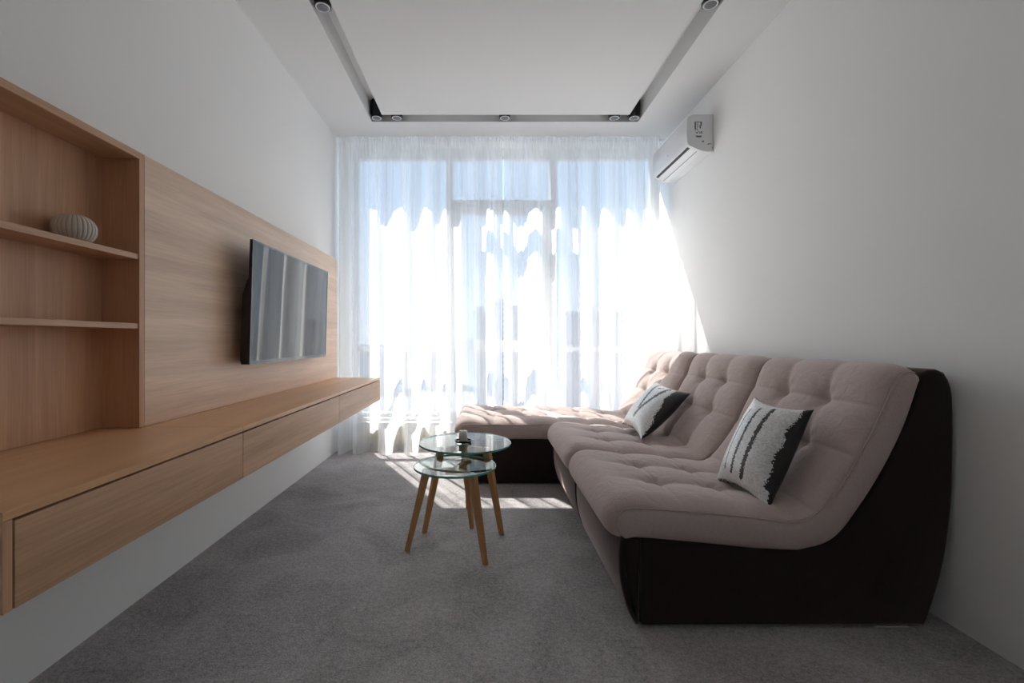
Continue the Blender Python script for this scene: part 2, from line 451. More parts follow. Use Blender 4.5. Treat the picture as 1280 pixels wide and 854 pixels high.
# ------------------------------------------------------------------ curtains
def curtain(name, x0, x1, y0, seed, label, bunch):
    r = np.random.RandomState(seed)
    nu, nv = int(230*(x1-x0)), 90
    u = np.linspace(0, 1, nu)
    # fold phase with random wavelengths, random amplitudes
    W = x1-x0
    # alternating flanks: one swinging towards the room, one swinging back to the window
    kx = [0.0]; kp = [0.0]; tot = 0.0; n_ = 0
    while tot < W+0.6:
        q_ = (0.5 if (bunch == 'left' and tot < 0.16) or (bunch == 'right' and tot > W-0.22) else 1.0)
        tot += q_*(r.uniform(0.09, 0.17) if n_ % 2 == 0 else r.uniform(0.03, 0.14)); n_ += 1
        kx.append(tot); kp.append(n_*np.pi)
    ph = np.interp(u*W, kx, kp)
    amps = r.uniform(0.65, 1.1, 200)
    amp = np.interp(ph/np.pi, np.arange(200)+0.5, amps)
    ph2 = np.interp(u*W, np.cumsum(r.uniform(0.03, 0.07, 120)), np.arange(120)*2*np.pi)
    ph3 = np.interp(u*W, np.cumsum(r.uniform(0.022, 0.034, 160)), np.arange(160)*2*np.pi)
    drift = np.interp(u*W, np.linspace(0, W, 9), r.uniform(-1, 1, 9))
    z_top = ZC-0.004
    verts = np.zeros((nv, nu, 3))
    for j in range(nv):
        v = j/(nv-1)                      # 0 top, 1 hem
        z = z_top*(1-v)
        g = 0.30 + 0.70*min(1, v*2.2)**0.8
        p = ph + 0.5*drift*v + 0.2*np.sin(3*v + drift*4)
        y = y0 + 0.105*g*amp*np.cos(p) - 0.009*np.sin(ph2 + 1.5*v + drift)*g
        head = max(0, 1-v/0.06)
        y = y*(1-0.6*head) + (y0)*0.6*head + 0.008*head*np.sin(ph3)
        x = x0 + u*W + 0.010*g*amp*np.sin(2*p) * np.minimum(1, np.minimum(u, 1-u)*12)
        x = x + 0.035*drift*v*np.minimum(1, np.minimum(u, 1-u)*8)
        # hem spills on to the carpet towards the room
        sp = max(0.0, (v-0.93)/0.07)
        flare = 0.055*(0.5+0.5*np.sin(ph*0.5 + drift*3))
        y = y - sp**1.6*flare
        verts[j, :, 0] = np.clip(x, XL+0.006, XR-0.01); verts[j, :, 1] = np.minimum(y, 4.022); verts[j, :, 2] = max(z, 0.004)
    bm = NB()
    uvl = bm.loops.layers.uv.new('UVMap')
    V = [[bm.verts.new(verts[j, i]) for i in range(nu)] for j in range(nv)]
    for j in range(nv-1):
        for i in range(nu-1):
            f = bm.faces.new((V[j][i], V[j+1][i], V[j+1][i+1], V[j][i+1]))
            for l, (jj, ii) in zip(f.loops, ((j,i),(j+1,i),(j+1,i+1),(j,i+1))):
                l[uvl].uv = (x0 + W*ii/(nu-1), jj/(nv-1))
    o = obj(name, bm, M['voile'], smooth=180)
    return tag(o, label, 'curtain', 'sheer curtains across the window')
curtain('sheer_curtain', -1.277, 0.150, 3.915, 5, 'left sheer white curtain, hanging from ceiling beside the oak unit', 'left')
curtain('sheer_curtain', 0.166, 1.500, 3.915, 23, 'right sheer white curtain, hanging from ceiling behind the sofa chaise', 'right')
b = NB(); box(b, XL+0.01, XR-0.02, 3.972, 3.998, ZC-0.014, ZC, 0.003)
tag(obj('curtain_track', b, M['frame']), 'slim white curtain track on the ceiling above the sheer curtains', 'curtain track')

# ------------------------------------------------------------------ wall unit (shelving, panel, console)
XF = -1.146       # front plane of shelving and panel
ZT = 1.588; ZK = 0.672
YS0, YS1 = 0.77, 1.532   # shelving near / far
YP1 = 3.544
u1 = empty('shelving_unit', (-1.215, 1.15, ZK), 'open oak shelving niche with two shelves left of the television panel', 'shelves')
b = NB(); box(b, XL+0.001, XL+0.014, YS0, YS1-0.022, ZK+0.001, ZT-0.02); obj('back_panel', b, M['oak_z'], u1)
b = NB(); box(b, XL+0.001, XF, YS1-0.022, YS1, ZK+0.001, ZT, 0.0008, 1); obj('side_panel', b, M['oak_z'], u1)
b = NB(); box(b, XL+0.001, XF, YS0-0.022, YS0, ZK+0.001, ZT, 0.0008, 1); obj('side_panel', b, M['oak_z'], u1)
b = NB(); box(b, XL+0.001, XF, YS0, YS1-0.022, ZT-0.022, ZT, 0.0008, 1); obj('top_panel', b, M['oak_y'], u1)
for z in (1.232, 1.002):
    b = NB(); box(b, XL+0.014, XF-0.004, YS0, YS1-0.022, z, z+0.018, 0.0008, 1); obj('shelf', b, M['oak_y2'], u1)

b = NB(); box(b, XL+0.001, XF, YS1+0.001, YP1, ZK+0.001, ZT, 0.0008, 1)
tag(obj('wall_panel', b, M['oak_panel_lit']), 'large oak wall panel behind the television', 'wall panel')

cn = empty('floating_console', (-1.05, 2.15, 0.498), 'long wall hung oak console with three drawer fronts under the shelving and panel', 'cabinet')
XC = -0.816; ZB = 0.498; YC0, YC1 = 0.77, 3.544
YJ = 1.537; YJ2 = 2.551
b = NB(); box(b, XL+0.001, XC, YC0, YJ-0.0008, ZK-0.016, ZK, 0.0008, 1); obj('top_board', b, M['oak_top'], cn)
b = NB(); box(b, XL+0.001, XC, YJ+0.0008, YC1, ZK-0.016, ZK, 0.0008, 1); obj('top_board', b, M['oak_top'], cn)
b = NB(); box(b, XL+0.001, XC-0.022, YC0+0.018, YC1-0.018, ZB+0.002, ZK-0.0165); obj('carcass', b, M['dark'], cn)
b = NB(); box(b, XL+0.001, XC, YC0, YC0+0.017, ZB, ZK-0.0165, 0.0008, 1); obj('end_panel', b, M['oak_z'], cn)
b = NB(); box(b, XL+0.001, XC-0.021, YC1-0.017, YC1, ZB, ZK-0.0165, 0.0008, 1); obj('end_panel', b, M['oak_z'], cn)
for k, (y0, y1) in enumerate(((YC0+0.0205, YJ-0.0015), (YJ+0.0015, YJ2-0.0015), (YJ2+0.0015, YC1))):
    b = NB(); box(b, XC-0.02, XC, y0, y1, ZB, ZK-0.0215, 0.0008, 1)
    obj('drawer_front', b, M['oak_y2'] if k != 1 else M['oak_y'], cn)

# vase
vz = 1.2502; vc = Vector((-1.213, 1.345, vz))
b = NB()
NR, NZ = 26, 40; nph = NR*10; R0 = 0.054; H0 = 0.083
rings = []
for j in range(NZ+1):
    t = j/NZ
    ang = -math.pi/2*0.80 + t*math.pi*0.895
    zz = H0*(0.5 + 0.5*math.sin(ang)/math.sin(math.pi/2*0.80)*0.98)
    rr = R0*max(0.0, math.cos(ang))**0.75
    if j == 0: zz = 0
    ring = []
    for i in range(nph):
        ph = 2*math.pi*i/nph
        rib = abs(math.sin(ph*NR/2))
        r = rr*(1 - 0.07*(1-rib)**2) + 0.0*rib
        ring.append(b.verts.new((vc.x + r*math.cos(ph), vc.y + r*math.sin(ph), vc.z + zz)))
    rings.append(ring)
# inner neck
inner = [b.verts.new(v.co + Vector((0,0,-0.03)) + (Vector((vc.x, vc.y, v.co.z)) - v.co)*0.15) for v in rings[-1]]
rings.append(inner)
for j in range(len(rings)-1):
    for i in range(nph):
        b.faces.new((rings[j][i], rings[j][(i+1)%nph], rings[j+1][(i+1)%nph], rings[j+1][i]))
b.faces.new(list(reversed(rings[0]))); b.faces.new(rings[-1])
tag(obj('vase', b, M['vase'], smooth=60), 'small round ribbed beige vase on the upper oak shelf', 'vase')

# television
tv = empty('television', (XF, 2.55, 1.12), 'black flat television hanging on the oak wall panel', 'television')
ZV0, ZV1, YV0, YV1 = 0.853, 1.421, 2.058, 3.046
xt, xb = -1.050, -1.066        # front plane leans forward at the top
def tvx(z): return xb + (xt-xb)*(z-ZV0)/(ZV1-ZV0)
b = NB()
prism(b, [(tvx(ZV0)-0.001, ZV0), (tvx(ZV1)-0.001, ZV1), (tvx(ZV1)-0.013, ZV1), (tvx(1.25)-0.014, 1.25), (tvx(1.18)-0.04, 1.17), (tvx(0.87)-0.042, 0.875), (tvx(ZV0)-0.036, ZV0)], YV0, YV1, 0.002, 2)
obj('housing', b, M['tvblack'], tv)
b = NB()
def tvslab(y0, y1, z0, z1, d0, d1):
    vs = []
    for y in (y0, y1):
        for z in (z0, z1):
            for d in (d0, d1):
                vs.append(b.verts.new((tvx(z)+d, y, z)))
    fs = [b.faces.new([vs[i] for i in idx]) for idx in ((0,1,3,2),(4,6,7,5),(0,4,5,1),(2,3,7,6),(0,2,6,4),(1,5,7,3))]
    bmesh.ops.recalc_face_normals(b, faces=fs)
bw = 0.010
tvslab(YV0, YV1, ZV1-bw, ZV1, -0.001, 0.002); tvslab(YV0, YV1, ZV0, ZV0+0.018, -0.001, 0.002)
tvslab(YV0, YV0+bw, ZV0+0.018, ZV1-bw, -0.001, 0.002); tvslab(YV1-bw, YV1, ZV0+0.018, ZV1-bw, -0.001, 0.002)
obj('bezel', b, M['bezel'], tv)
b = NB(); tvslab(YV0+bw, YV1-bw, ZV0+0.018, ZV1-bw, -0.0008, 0.0005); obj('screen', b, M['screen'], tv)
b = NB(); box(b, XF+0.0005, -1.1075, 2.35, 2.75, 0.95, 1.16, 0.003); obj('wall_mount', b, M['tvblack'], tv)

# ------------------------------------------------------------------ air conditioner
ac = empty('air_conditioner', (XR, 3.45, 2.26), 'white split air conditioner high on the right wall', 'air conditioner')
AY0, AY1 = 3.136, 3.775
prof = [(XR-0.002, 2.522), (1.44, 2.520), (1.405, 2.508), (1.393, 2.480), (1.390, 2.40), (1.395, 2.325), (1.405, 2.308), (1.45, 2.286), (1.494, 2.268), (1.54, 2.262), (XR-0.002, 2.263)]
b = NB(); prism(b, prof, AY0, AY1, 0.004, 2); obj('body', b, M['acwhite'], ac, smooth=40)
# louver on the sloped underside
p0 = Vector((1.405, 0, 2.308)); p1 = Vector((1.494, 0, 2.268)); dn = (p1-p0).normalized(); nn = Vector((dn.z, 0, -dn.x))
if nn.z > 0: nn = -nn
def slope_slab(bm, t0, t1, y0, y1, d0, d1):
    vs = []
    for t in (t0, t1):
        for y in (y0, y1):
            for d in (d0, d1):
                q = p0 + dn*t + nn*d
                vs.append(bm.verts.new((q.x, y, q.z)))
    fs = [bm.faces.new([vs[i] for i in idx]) for idx in ((0,1,3,2),(4,6,7,5),(0,4,5,1),(2,3,7,6),(0,2,6,4),(1,5,7,3))]
    bmesh.ops.recalc_face_normals(bm, faces=fs)
b = NB(); slope_slab(b, 0.005, 0.078, AY0+0.03, AY1-0.025, -0.004, 0.0008); obj('air_outlet', b, M['dark'], ac)  # flat dark slab, no recess cut; shade inside the outlet is in the colour
b = NB(); slope_slab(b, 0.030, 0.060, AY0+0.036, AY1-0.03, -0.002, 0.0022); obj('louver', b, M['acwhite'], ac)
b = NB(); box(b, 1.388, 1.3912, 3.46, 3.475, 2.36, 2.368); obj('display_dot', b, M['sticker'], ac)
# printed marks on the end face (y = AY0)
k = AY0/F
def acx(px): return (px-VX)*k
def acz(py): return CAM_H-(py-VY)*k
def side_rect(bm, px0, py0, px1, py1, d=0.0008):
    box(bm, acx(px0), acx(px1), AY0-d, AY0+0.001, acz(py1), acz(py0))
b = NB()
# large L-and-7 like emblem
side_rect(b, 868.2, 152.2, 870.0, 161.5); side_rect(b, 870.0, 152.2, 877.5, 153.0); side_rect(b, 868.2, 160.8, 872.0, 161.8)
side_rect(b, 875.4, 153.0, 877.2, 157.2); side_rect(b, 874.4, 156.6, 876.0, 160.5); side_rect(b, 871.6, 153.4, 872.4, 160.0)
obj('printed_emblem', b, M['printing'], ac)
b = NB()
# small figures row
for (x0,y0,x1,y1) in ((868.6,163.6,870.0,164.4),(871.2,162.6,873.4,163.2),(870.4,165.0,872.0,166.8),(872.6,164.4,874.4,165.2),(874.2,165.4,875.6,166.8),(875.8,164.4,878.0,165.6),(876.4,166.0,878.0,166.9),
                      (869.2,169.6,877.6,170.2),(870.0,170.2,876.6,171.6)):
    side_rect(b, x0, y0, x1, y1)
obj('printed_figures', b, M['printing'], ac)
b = NB()
side_rect(b, 885.0, 179.4, 889.0, 180.2); side_rect(b, 884.2, 180.2, 886.0, 180.9)
obj('moulded_mark', b, M['printing'], ac)
b = NB(); side_rect(b, 890.2, 184.4, 891.0, 185.4)
obj('moulded_mark', b, M['printing'], ac)
b = NB(); side_rect(b, 877.0, 176.2, 878.4, 177.0); side_rect(b, 878.4, 175.8, 879.8, 177.8); obj('green_mark', b, M['print_green'], ac)

# ------------------------------------------------------------------ ceiling spotlights
def spotlight(name, loc, label):
    t = empty(name, loc, label, 'spotlight', 'black spotlights in the ceiling slot')
    x, y, z = loc
    b = NB(); R = 0.044
    lathe(b, [(R-0.004, 0.0), (R, 0.003), (R, 0.134), (R-0.003, 0.1365)], x, y, z, 40); obj('lamp_body', b, M['black'], t, smooth=40)
    b = NB(); lathe(b, [(0.030, -0.0012), (0.0365, -0.002), (0.0375, 0.0), (0.0375, 0.001), (0.030, 0.001)], x, y, z, 40, closed_ends=False); obj('lamp_ring', b, M['ring'], t, smooth=40)
    b = NB(); lathe(b, [(0.004, -0.0016), (0.012, -0.0022), (0.022, -0.0014), (0.0298, -0.0006), (0.0298, 0.0005)], x, y, z, 40); obj('lamp_lens', b, M['lens'], t, smooth=60)
    return t
M['lens'] = plain('grey_lamp_reflector', (0.16, 0.16, 0.17), 0.3, metallic=0.6)
zc = ZC + 0.001
LX, RXX, FYY = -0.853, 1.178, 3.592
spots = [((LX, 2.395, zc), 'black ceiling spotlight, nearest one on the left side of the slot'),
         ((LX, FYY, zc), 'black ceiling spotlight in the far left corner of the slot'),
         ((-0.695, FYY, zc), 'black ceiling spotlight just right of the far left corner spotlight'),
         ((0.158, FYY, zc), 'black ceiling spotlight in the middle of the slot along the window'),
         ((1.022, FYY, zc), 'black ceiling spotlight just left of the far right corner spotlight'),
         ((RXX, FYY, zc), 'black ceiling spotlight in the far right corner of the slot'),
         ((RXX, 2.375, zc), 'black ceiling spotlight, nearest one on the right side of the slot')]
proto = None
for loc, lab in spots:
    if proto is None:
        proto = spotlight('ceiling_spotlight', loc, lab)
    else:
        r = proto.copy(); COL.objects.link(r); r.location = loc; r['label'] = lab
        for ch in list(proto.children):
            c = ch.copy(); COL.objects.link(c); c.parent = r

# ------------------------------------------------------------------ sofa
sofa = empty('sectional_sofa', (1.0, 2.6, 0.0), 'taupe tufted sectional sofa with chaise and dark brown base along the right wall', 'sofa')

def pad(edge_pts, bottom_pts, rows, y0, y1, seed, name='seat_cushion', thick=0.10, crown=0.024, near_vis=True):
    E, L = catmull(edge_pts, 210)
    ns = len(E)
    B, _ = catmull(bottom_pts, 210)
    T = np.gradient(E, axis=0); T /= np.linalg.norm(T, axis=1)[:, None]
    N = np.stack([-T[:,1], T[:,0]], 1)
    # smooth normals for the offset
    s = np.linspace(0, L, ns)
    th = thick*np.clip(np.minimum(0.38+s*4.5, 0.30+(L-s)*3.2), 0, 1)
    # row coordinate
    rs = []
    for (rx, rz) in rows:
        d = np.hypot(E[:,0]-rx, E[:,1]-rz); rs.append(s[np.argmin(d)])
    kn = np.concatenate([[-0.02], rs, [L+0.02]])
    bb = np.interp(s, kn, np.arange(len(kn)))
    r = np.random.RandomState(seed)
    W = y1-y0
    nt = 92
    t = np.linspace(0, 1, nt)
    # slightly non-uniform t, denser at the edges
    t = 0.5-0.5*np.cos(np.pi*t)*(0.55) - 0.0
    t = (t-t[0])/(t[-1]-t[0])
    aa = t*3
    wob = r.uniform(-0.04, 0.04, 6)
    ca = np.abs(np.sin(np.pi*aa))**0.55
    cb = np.abs(np.sin(np.pi*bb))**0.55
    cb = np.where(bb < 1, np.maximum(cb, np.clip(1-bb, 0, 1)**0.3*0.9), cb)
    e = np.minimum(t, 1-t)*W
    inset = 0.012
    edge_prof = np.sqrt(np.clip(1-(1-np.minimum(e/0.075, 1))**2, 0, 1))
    endp = np.minimum(1, np.minimum(s/0.07, (L-s)/0.17)); endp = np.sqrt(np.clip(1-(1-endp)**2, 0, 1))
    bm = NB()
    rows_v = []
    def rnd(i, d, w): return w*(1-math.sqrt(max(0, 1-(1-min(1, d/(2*w)))**2)))
    ins = [max(rnd(i, s[i], 0.022), rnd(i, L-s[i], 0.030)) for i in range(ns)]
    pitL = [(rsk, c/3*W) for rsk in rs for c in (1, 2)]
    for i in range(ns):
        row = []
        # side (near): bottom, mid, top
        def P(h, y, top_=False):
            q = (E[i] + N[i]*h) if h > -0.004 or top_ else (E[i]*(1+h) + B[i]*(-h))
            return bm.verts.new((q[0], y, q[1]))
        for h, dy in ((-1.0, 0.016), (-0.72, 0.003), (-0.42, -0.004), (-0.16, 0.0), (-0.03, 0.006)):
            row.append(P(h, y0+dy+ins[i]))
        yy = y0 + inset + ins[i] + t*(W-2*inset-2*ins[i])
        fr_ = min(1, max(0, (bb[i]-0.30)/0.65)); fr_ = fr_*fr_*(3-2*fr_)
        bk_ = min(1, max(0, (len(kn)-1-bb[i])/0.8)); bk_ = 0.35+0.65*bk_
        tuft = 0.62*(1-(1-ca)*fr_*bk_) + 0.38*cb[i]
        h = crown*edge_prof*endp[i] + (0.032*(tuft-0.55))*edge_prof*endp[i]
        for (ps, py) in pitL:
            d2 = (s[i]-ps)**2 + (t*W-py)**2
            h = h - 0.024*np.exp(-d2/(2*0.024**2))
            ang = np.arctan2(t*W-py, s[i]-ps); dd = np.sqrt(d2)
            h = h + 0.0022*np.sin(ang*7+ps*31)*np.exp(-((dd-0.05)/0.03)**2)
        for kx in range(nt):
            row.append(P(h[kx], yy[kx], True))
        for h2, dy in ((-0.03, -0.006), (-0.16, 0.0), (-0.42, 0.004), (-0.72, -0.003), (-1.0, -0.016)):
            row.append(P(h2, y1+dy-ins[i]))
        rows_v.append(row)
    m = len(rows_v[0])
    for i in range(ns-1):
        for k2 in range(m):
            k3 = (k2+1) % m
            bm.faces.new((rows_v[i][k2], rows_v[i+1][k2], rows_v[i+1][k3], rows_v[i][k3]))
    bm.faces.new(rows_v[0]); bm.faces.new(list(reversed(rows_v[-1])))
    bmesh.ops.recalc_face_normals(bm, faces=bm.faces)
    o = obj(name, bm, M['taupe'], sofa, smooth=180)
    # piping
    for yy, sg in ((y0+0.006, 1), (y1-0.006, -1)):
        bm = NB()
        tube(bm, [(E[i][0]+N[i][0]*0.001, yy+sg*ins[i], E[i][1]+N[i][1]*0.001) for i in range(4, ns-4, 2)], 0.0025, 6)
        obj('piping', bm, M['taupe'], o, smooth=180, origin=ABS[o.name])
    return E, N, th

back_edge = [(1.03, .354), (1.105, .384), (1.185, .470), (1.255, .585), (1.318, .710), (1.365, .815), (1.388, .846), (1.420, .858), (1.448, .848), (1.458, .832)]
seat_edge = [(.468, .299), (.450, .318), (.438, .350), (.452, .385), (.500, .402), (.70, .390), (.90, .370)]
chaise_edge = [(-.142, .297), (-.160, .315), (-.172, .345), (-.158, .382), (-.11, .400), (.15, .398), (.45, .396), (.75, .386), (.92, .370)]
R_seat = [(.66, .396), (.885, .38), (1.10, .39), (1.245, .57), (1.325, .73)]
R_chaise = [(.06, .399), (.28, .397), (.50, .396), (.71, .39), (.90, .378), (1.10, .39), (1.245, .57), (1.325, .73)]
YM = ((1.512, 2.248), (2.256, 2.992), (3.030, 3.770))
def base_profile(lo_shift=0.0):
    return [(.527, .010), (.525, .303), (.70, .288), (.90, .268), (1.05, .262), (1.165, .300), (1.255, .41), (1.33, .53), (1.395, .66), (1.435, .77), (1.452, .835), (1.475, .862), (1.505, .868), (1.535, .858), (1.556, .82), (1.566, .76), (1.567, .56), (1.560, .40), (1.535, .22), (1.49, .06), (1.470, .010)]
def sm(pts, n, closed=False):
    q, _ = catmull(pts, n); return [tuple(p) for p in q]
for k, (y0, y1) in enumerate(YM):
    ch = (k == 2)
    e = (chaise_edge if ch else seat_edge) + back_edge
    bt = ([(-.135, .296), (.0, .300), (.15, .302), (.45, .299), (.75, .289)] if ch else [(.476, .298), (.53, .301), (.70, .286)]) + [(.90, .266), (1.05, .258), (1.168, .296), (1.259, .408), (1.334, .528), (1.399, .658), (1.437, .765), (1.449, .826)]
    pad(e, bt, R_chaise if ch else R_seat, y0, y1, 3+k, 'cushion')
    # base
    bp = base_profile()
    if ch:
        bp = [(-.112, .010), (-.112, .300)] + sm([(.15, .303), (.45, .300), (.75, .290), (.90, .270)], 8) + bp[4:]
        fp = [(-.118, .010), (-.150, .06), (-.158, .15), (-.158, .24), (-.150, .303), (-.118, .303)]
    else:
        fp = [(.518, .010), (.504, .012), (.480, .06), (.458, .135), (.450, .20), (.450, .26), (.458, .308), (.518, .306)]
    top = sm(bp[-17:], 60) if not ch else sm(bp[-17:], 60)
    poly = bp[:-17] + top
    b = NB(); prism(b, poly, y0+0.006, y1-0.006, 0.012, 3); obj('base', b, M['brown'], sofa, smooth=50)
    fq = fp[:1] + sm(fp[1:-1], 16) + fp[-1:]
    b = NB(); prism(b, fq, y0+0.006, y1-0.006, 0.012, 3); obj('front_panel', b, M['brown'], sofa, smooth=50)
    for (fx, fy) in (((-0.05 if ch else 0.58), y0+0.07), (1.36, y0+0.03), ((-0.05 if ch else 0.58), y1-0.07), (1.36, y1-0.07)):
        b = NB(); box(b, fx-0.055, fx+0.055, fy-0.025, fy+0.025, 0.0, 0.0112, 0.002); obj('foot', b, M['chrome'] if fx > 1 else M['black'], sofa)

# ------------------------------------------------------------------ throw pillows
def seg_dist(p, a, b_):
    ax, ay = a; bx, by = b_; px, py = p
    dx, dy = bx-ax, by-ay
    tt = max(0, min(1, ((px-ax)*dx+(py-ay)*dy)/(dx*dx+dy*dy)))
    return math.hypot(px-ax-tt*dx, py-ay-tt*dy)

def pillow(TL, TR, BR, BL, thick, strokes, border, label, seed):
    TL, TR, BR, BL = map(Vector, (TL, TR, BR, BL))
    nrm = ((TR-BL).cross(TL-BR)).normalized()
    if nrm.x > 0: nrm = -nrm
    r = np.random.RandomState(seed)
    n = 96
    bm = NB()
    def P(a, c, side):
        # pinched corners and slightly concave edges
        ca = a-0.5; cc = c-0.5
        k1 = 1 - 0.05*(1-(2*cc)**2)*0 ; 
        a2 = 0.5 + ca*(1 - 0.17*(1-abs(2*cc)**2)*abs(2*ca)**3 * 0.8)
        c2 = 0.5 + cc*(1 - 0.17*(1-abs(2*ca)**2)*abs(2*cc)**3 * 0.8)
        q = BL*(1-a2)*(1-c2) + BR*a2*(1-c2) + TR*a2*c2 + TL*(1-a2)*c2
        h = max(0, (1-abs(2*ca)**2.6))**0.62*max(0, (1-abs(2*cc)**2.6))**0.62
        h += 0.02*math.sin(9*a+seed)*math.sin(7*c)*h
        return q + nrm*(thick*h*side)
    F_ = [[bm.verts.new(P(i/n, j/n, 1)) for i in range(n+1)] for j in range(n+1)]
    B_ = [[(F_[j][i] if i in (0, n) or j in (0, n) else bm.verts.new(P(i/n, j/n, -0.9))) for i in range(n+1)] for j in range(n+1)]
    for j in range(n):
        for i in range(n):
            f = bm.faces.new((F_[j][i], F_[j][i+1], F_[j+1][i+1], F_[j+1][i]))
            a = (i+0.5)/n; c = (j+0.5)/n
            jit = r.uniform(-1, 1)
            blk = False
            for (p, q, w_) in strokes:
                if seg_dist((a, c), p, q) < w_*(1+0.45*jit): blk = True
            if a > border(c) + 0.018*jit + 0.015*math.sin(c*23+seed): blk = True
            if min(a, 1-a, c, 1-c) < 0.012*(1+jit): blk = True
            f.material_index = 1 if blk else 0
            g = bm.faces.new((B_[j][i+1], B_[j][i], B_[j+1][i], B_[j+1][i+1])); g.material_index = 1
    bmesh.ops.recalc_face_normals(bm, faces=bm.faces)
    o = obj('throw_pillow', bm, [M['seqw'], M['seqb']], smooth=180, origin=(TL+TR+BR+BL)/4)
    return tag(o, label, 'pillow', 'sequin throw pillows on the sofa')

def at(px, py, d): return ((px-VX)*d/F, d, CAM_H-(py-VY)*d/F)
pillow(at(943, 496, 1.93), at(1018, 512, 1.66), at(961, 640, 1.575), at(894, 601, 1.86), 0.075,
       [((.25, .14), (.25, .82), .012), ((.39, .13), (.41, .84), .020), ((.58, .12), (.60, .88), .030)],
       lambda c: 0.93 if c > .15 else 0.98, 'white sequin pillow with three black strokes, nearer one on the sofa', 1)
pillow(at(821, 477, 3.02), at(864, 492, 2.70), at(801, 551, 2.53), at(777, 530, 2.93), 0.075,
       [((.36, .90), (.50, .34), .024), ((.72, .93), (.52, .20), .032), ((.50, .80), (.56, .84), .020)],
       lambda c: 1.06-0.24*min(1, c/0.8), 'white sequin pillow with black angled strokes and black edge, farther one by the chaise', 2)

# ------------------------------------------------------------------ nesting coffee tables
def coffee_table(name, cx, cy, ztop, R, feet_ang, rf, rt, label):
    t = empty(name, (cx, cy, 0), label, 'coffee table', 'nesting glass coffee tables')
    g = 0.010
    b = NB()
    n = 96
    # glass disc: faces clear (0), rim green (1)
    prof = [(R-0.002, ztop-g), (R, ztop-g+0.002), (R, ztop-0.002), (R-0.002, ztop)]
    rings = [[b.verts.new((cx+r*math.cos(2*math.pi*i/n), cy+r*math.sin(2*math.pi*i/n), z)) for i in range(n)] for r, z in prof]
    for k in range(3):
        for i in range(n):
            f = b.faces.new((rings[k][i], rings[k][(i+1)%n], rings[k+1][(i+1)%n], rings[k+1][i])); f.material_index = 1
    b.faces.new(list(reversed(rings[0]))); b.faces.new(rings[-1])
    obj('glass_top', b, [M['tableglass'], M['glassrim']], t)
    zb = ztop-g
    b = NB()
    for a in feet_ang:
        a = math.radians(a)
        d = Vector((math.cos(a), math.sin(a), 0)); s = Vector((-d.y, d.x, 0))
        vs = []
        for (rr, hw) in ((0.0, 0.013), (rt-0.012, 0.013)):
            for sd in (-1, 1):
                for z in (zb-0.034, zb-0.006):
                    q = Vector((cx, cy, z)) + d*rr + s*hw*sd; vs.append(b.verts.new(q))
        fs = [b.faces.new([vs[i] for i in idx]) for idx in ((0,1,3,2),(4,6,7,5),(0,4,5,1),(2,3,7,6),(0,2,6,4),(1,5,7,3))]
        bmesh.ops.recalc_face_normals(b, faces=fs)
    obj('cross_rail', b, M['oak_leg'], t)
    for a in feet_ang:
        a = math.radians(a)
        b = NB()
        taper(b, (cx+rt*math.cos(a), cy+rt*math.sin(a), zb-0.003), (cx+rf*math.cos(a), cy+rf*math.sin(a), 0.0), 0.019, 0.0115)
        obj('leg', b, M['oak_leg'], t)
        b = NB(); lathe(b, [(0.010, zb-0.0045), (0.010, zb)], cx+rt*math.cos(a), cy+rt*math.sin(a), 0, 20); obj('pad', b, M['frame'], t)
    return t
coffee_table('coffee_table', -0.103, 2.384, 0.432, 0.240, (209, 325, 89), 0.228, 0.135, 'larger round glass coffee table with oak legs, holding the candle')
coffee_table('coffee_table', -0.139, 2.124, 0.384, 0.192, (190, 310, 70.6), 0.220, 0.130, 'smaller lower round glass coffee table with oak legs, tucked in front')

# candle in dish
cx, cy, cz = -0.113, 2.372, 0.4322
cd = empty('candle_dish', (cx, cy, cz), 'dark smoky glass candle dish on the larger coffee table', 'candle holder')
b = NB(); lathe(b, [(0.030, 0), (0.041, 0.002), (0.044, 0.007), (0.044, 0.012), (0.041, 0.012), (0.038, 0.006), (0.004, 0.005)], cx, cy, cz, 48); obj('dish', b, M['dishglass'], cd, smooth=50)
cn2 = empty('candle', (cx, cy, cz+0.0055), 'short white pillar candle standing in the dark glass dish', 'candle')
b = NB(); lathe(b, [(0.020, 0.0002), (0.0215, 0.002), (0.0215, 0.052), (0.019, 0.055), (0.012, 0.053), (0.001, 0.052)], cx, cy, cz+0.0055, 40); obj('wax', b, M['candle'], cn2, smooth=50)
b = NB(); lathe(b, [(0.0012, 0.051), (0.001, 0.058)], cx, cy, cz+0.0055, 8); obj('wick', b, M['wick'], cn2)

# ------------------------------------------------------------------ outside: distant town
def facade(name, wall, win):
    m, nt, bs = mat(name)
    tc = nt.nodes.new('ShaderNodeTexCoord')
    sp = nt.nodes.new('ShaderNodeSeparateXYZ'); nt.links.new(tc.outputs['Object'], sp.inputs[0])
    cb = nt.nodes.new('ShaderNodeCombineXYZ'); nt.links.new(sp.outputs['X'], cb.inputs['X']); nt.links.new(sp.outputs['Z'], cb.inputs['Y'])
    br = nt.nodes.new('ShaderNodeTexBrick'); br.offset = 0.0
    br.inputs['Scale'].default_value = 1.0; br.inputs['Brick Width'].default_value = 3.2; br.inputs['Row Height'].default_value = 3.0
    br.inputs['Mortar Size'].default_value = 0.9; br.inputs['Mortar Smooth'].default_value = 0.0
    br.inputs['Color1'].default_value = tuple(win)+(1,); br.inputs['Color2'].default_value = tuple(win)+(1,)
    br.inputs['Mortar'].default_value = tuple(wall)+(1,)
    nt.links.new(cb.outputs[0], br.inputs['Vector'])
    nt.links.new(br.outputs['Color'], bs.inputs['Base Color'])
    bs.inputs['Roughness'].default_value = 0.9
    return m
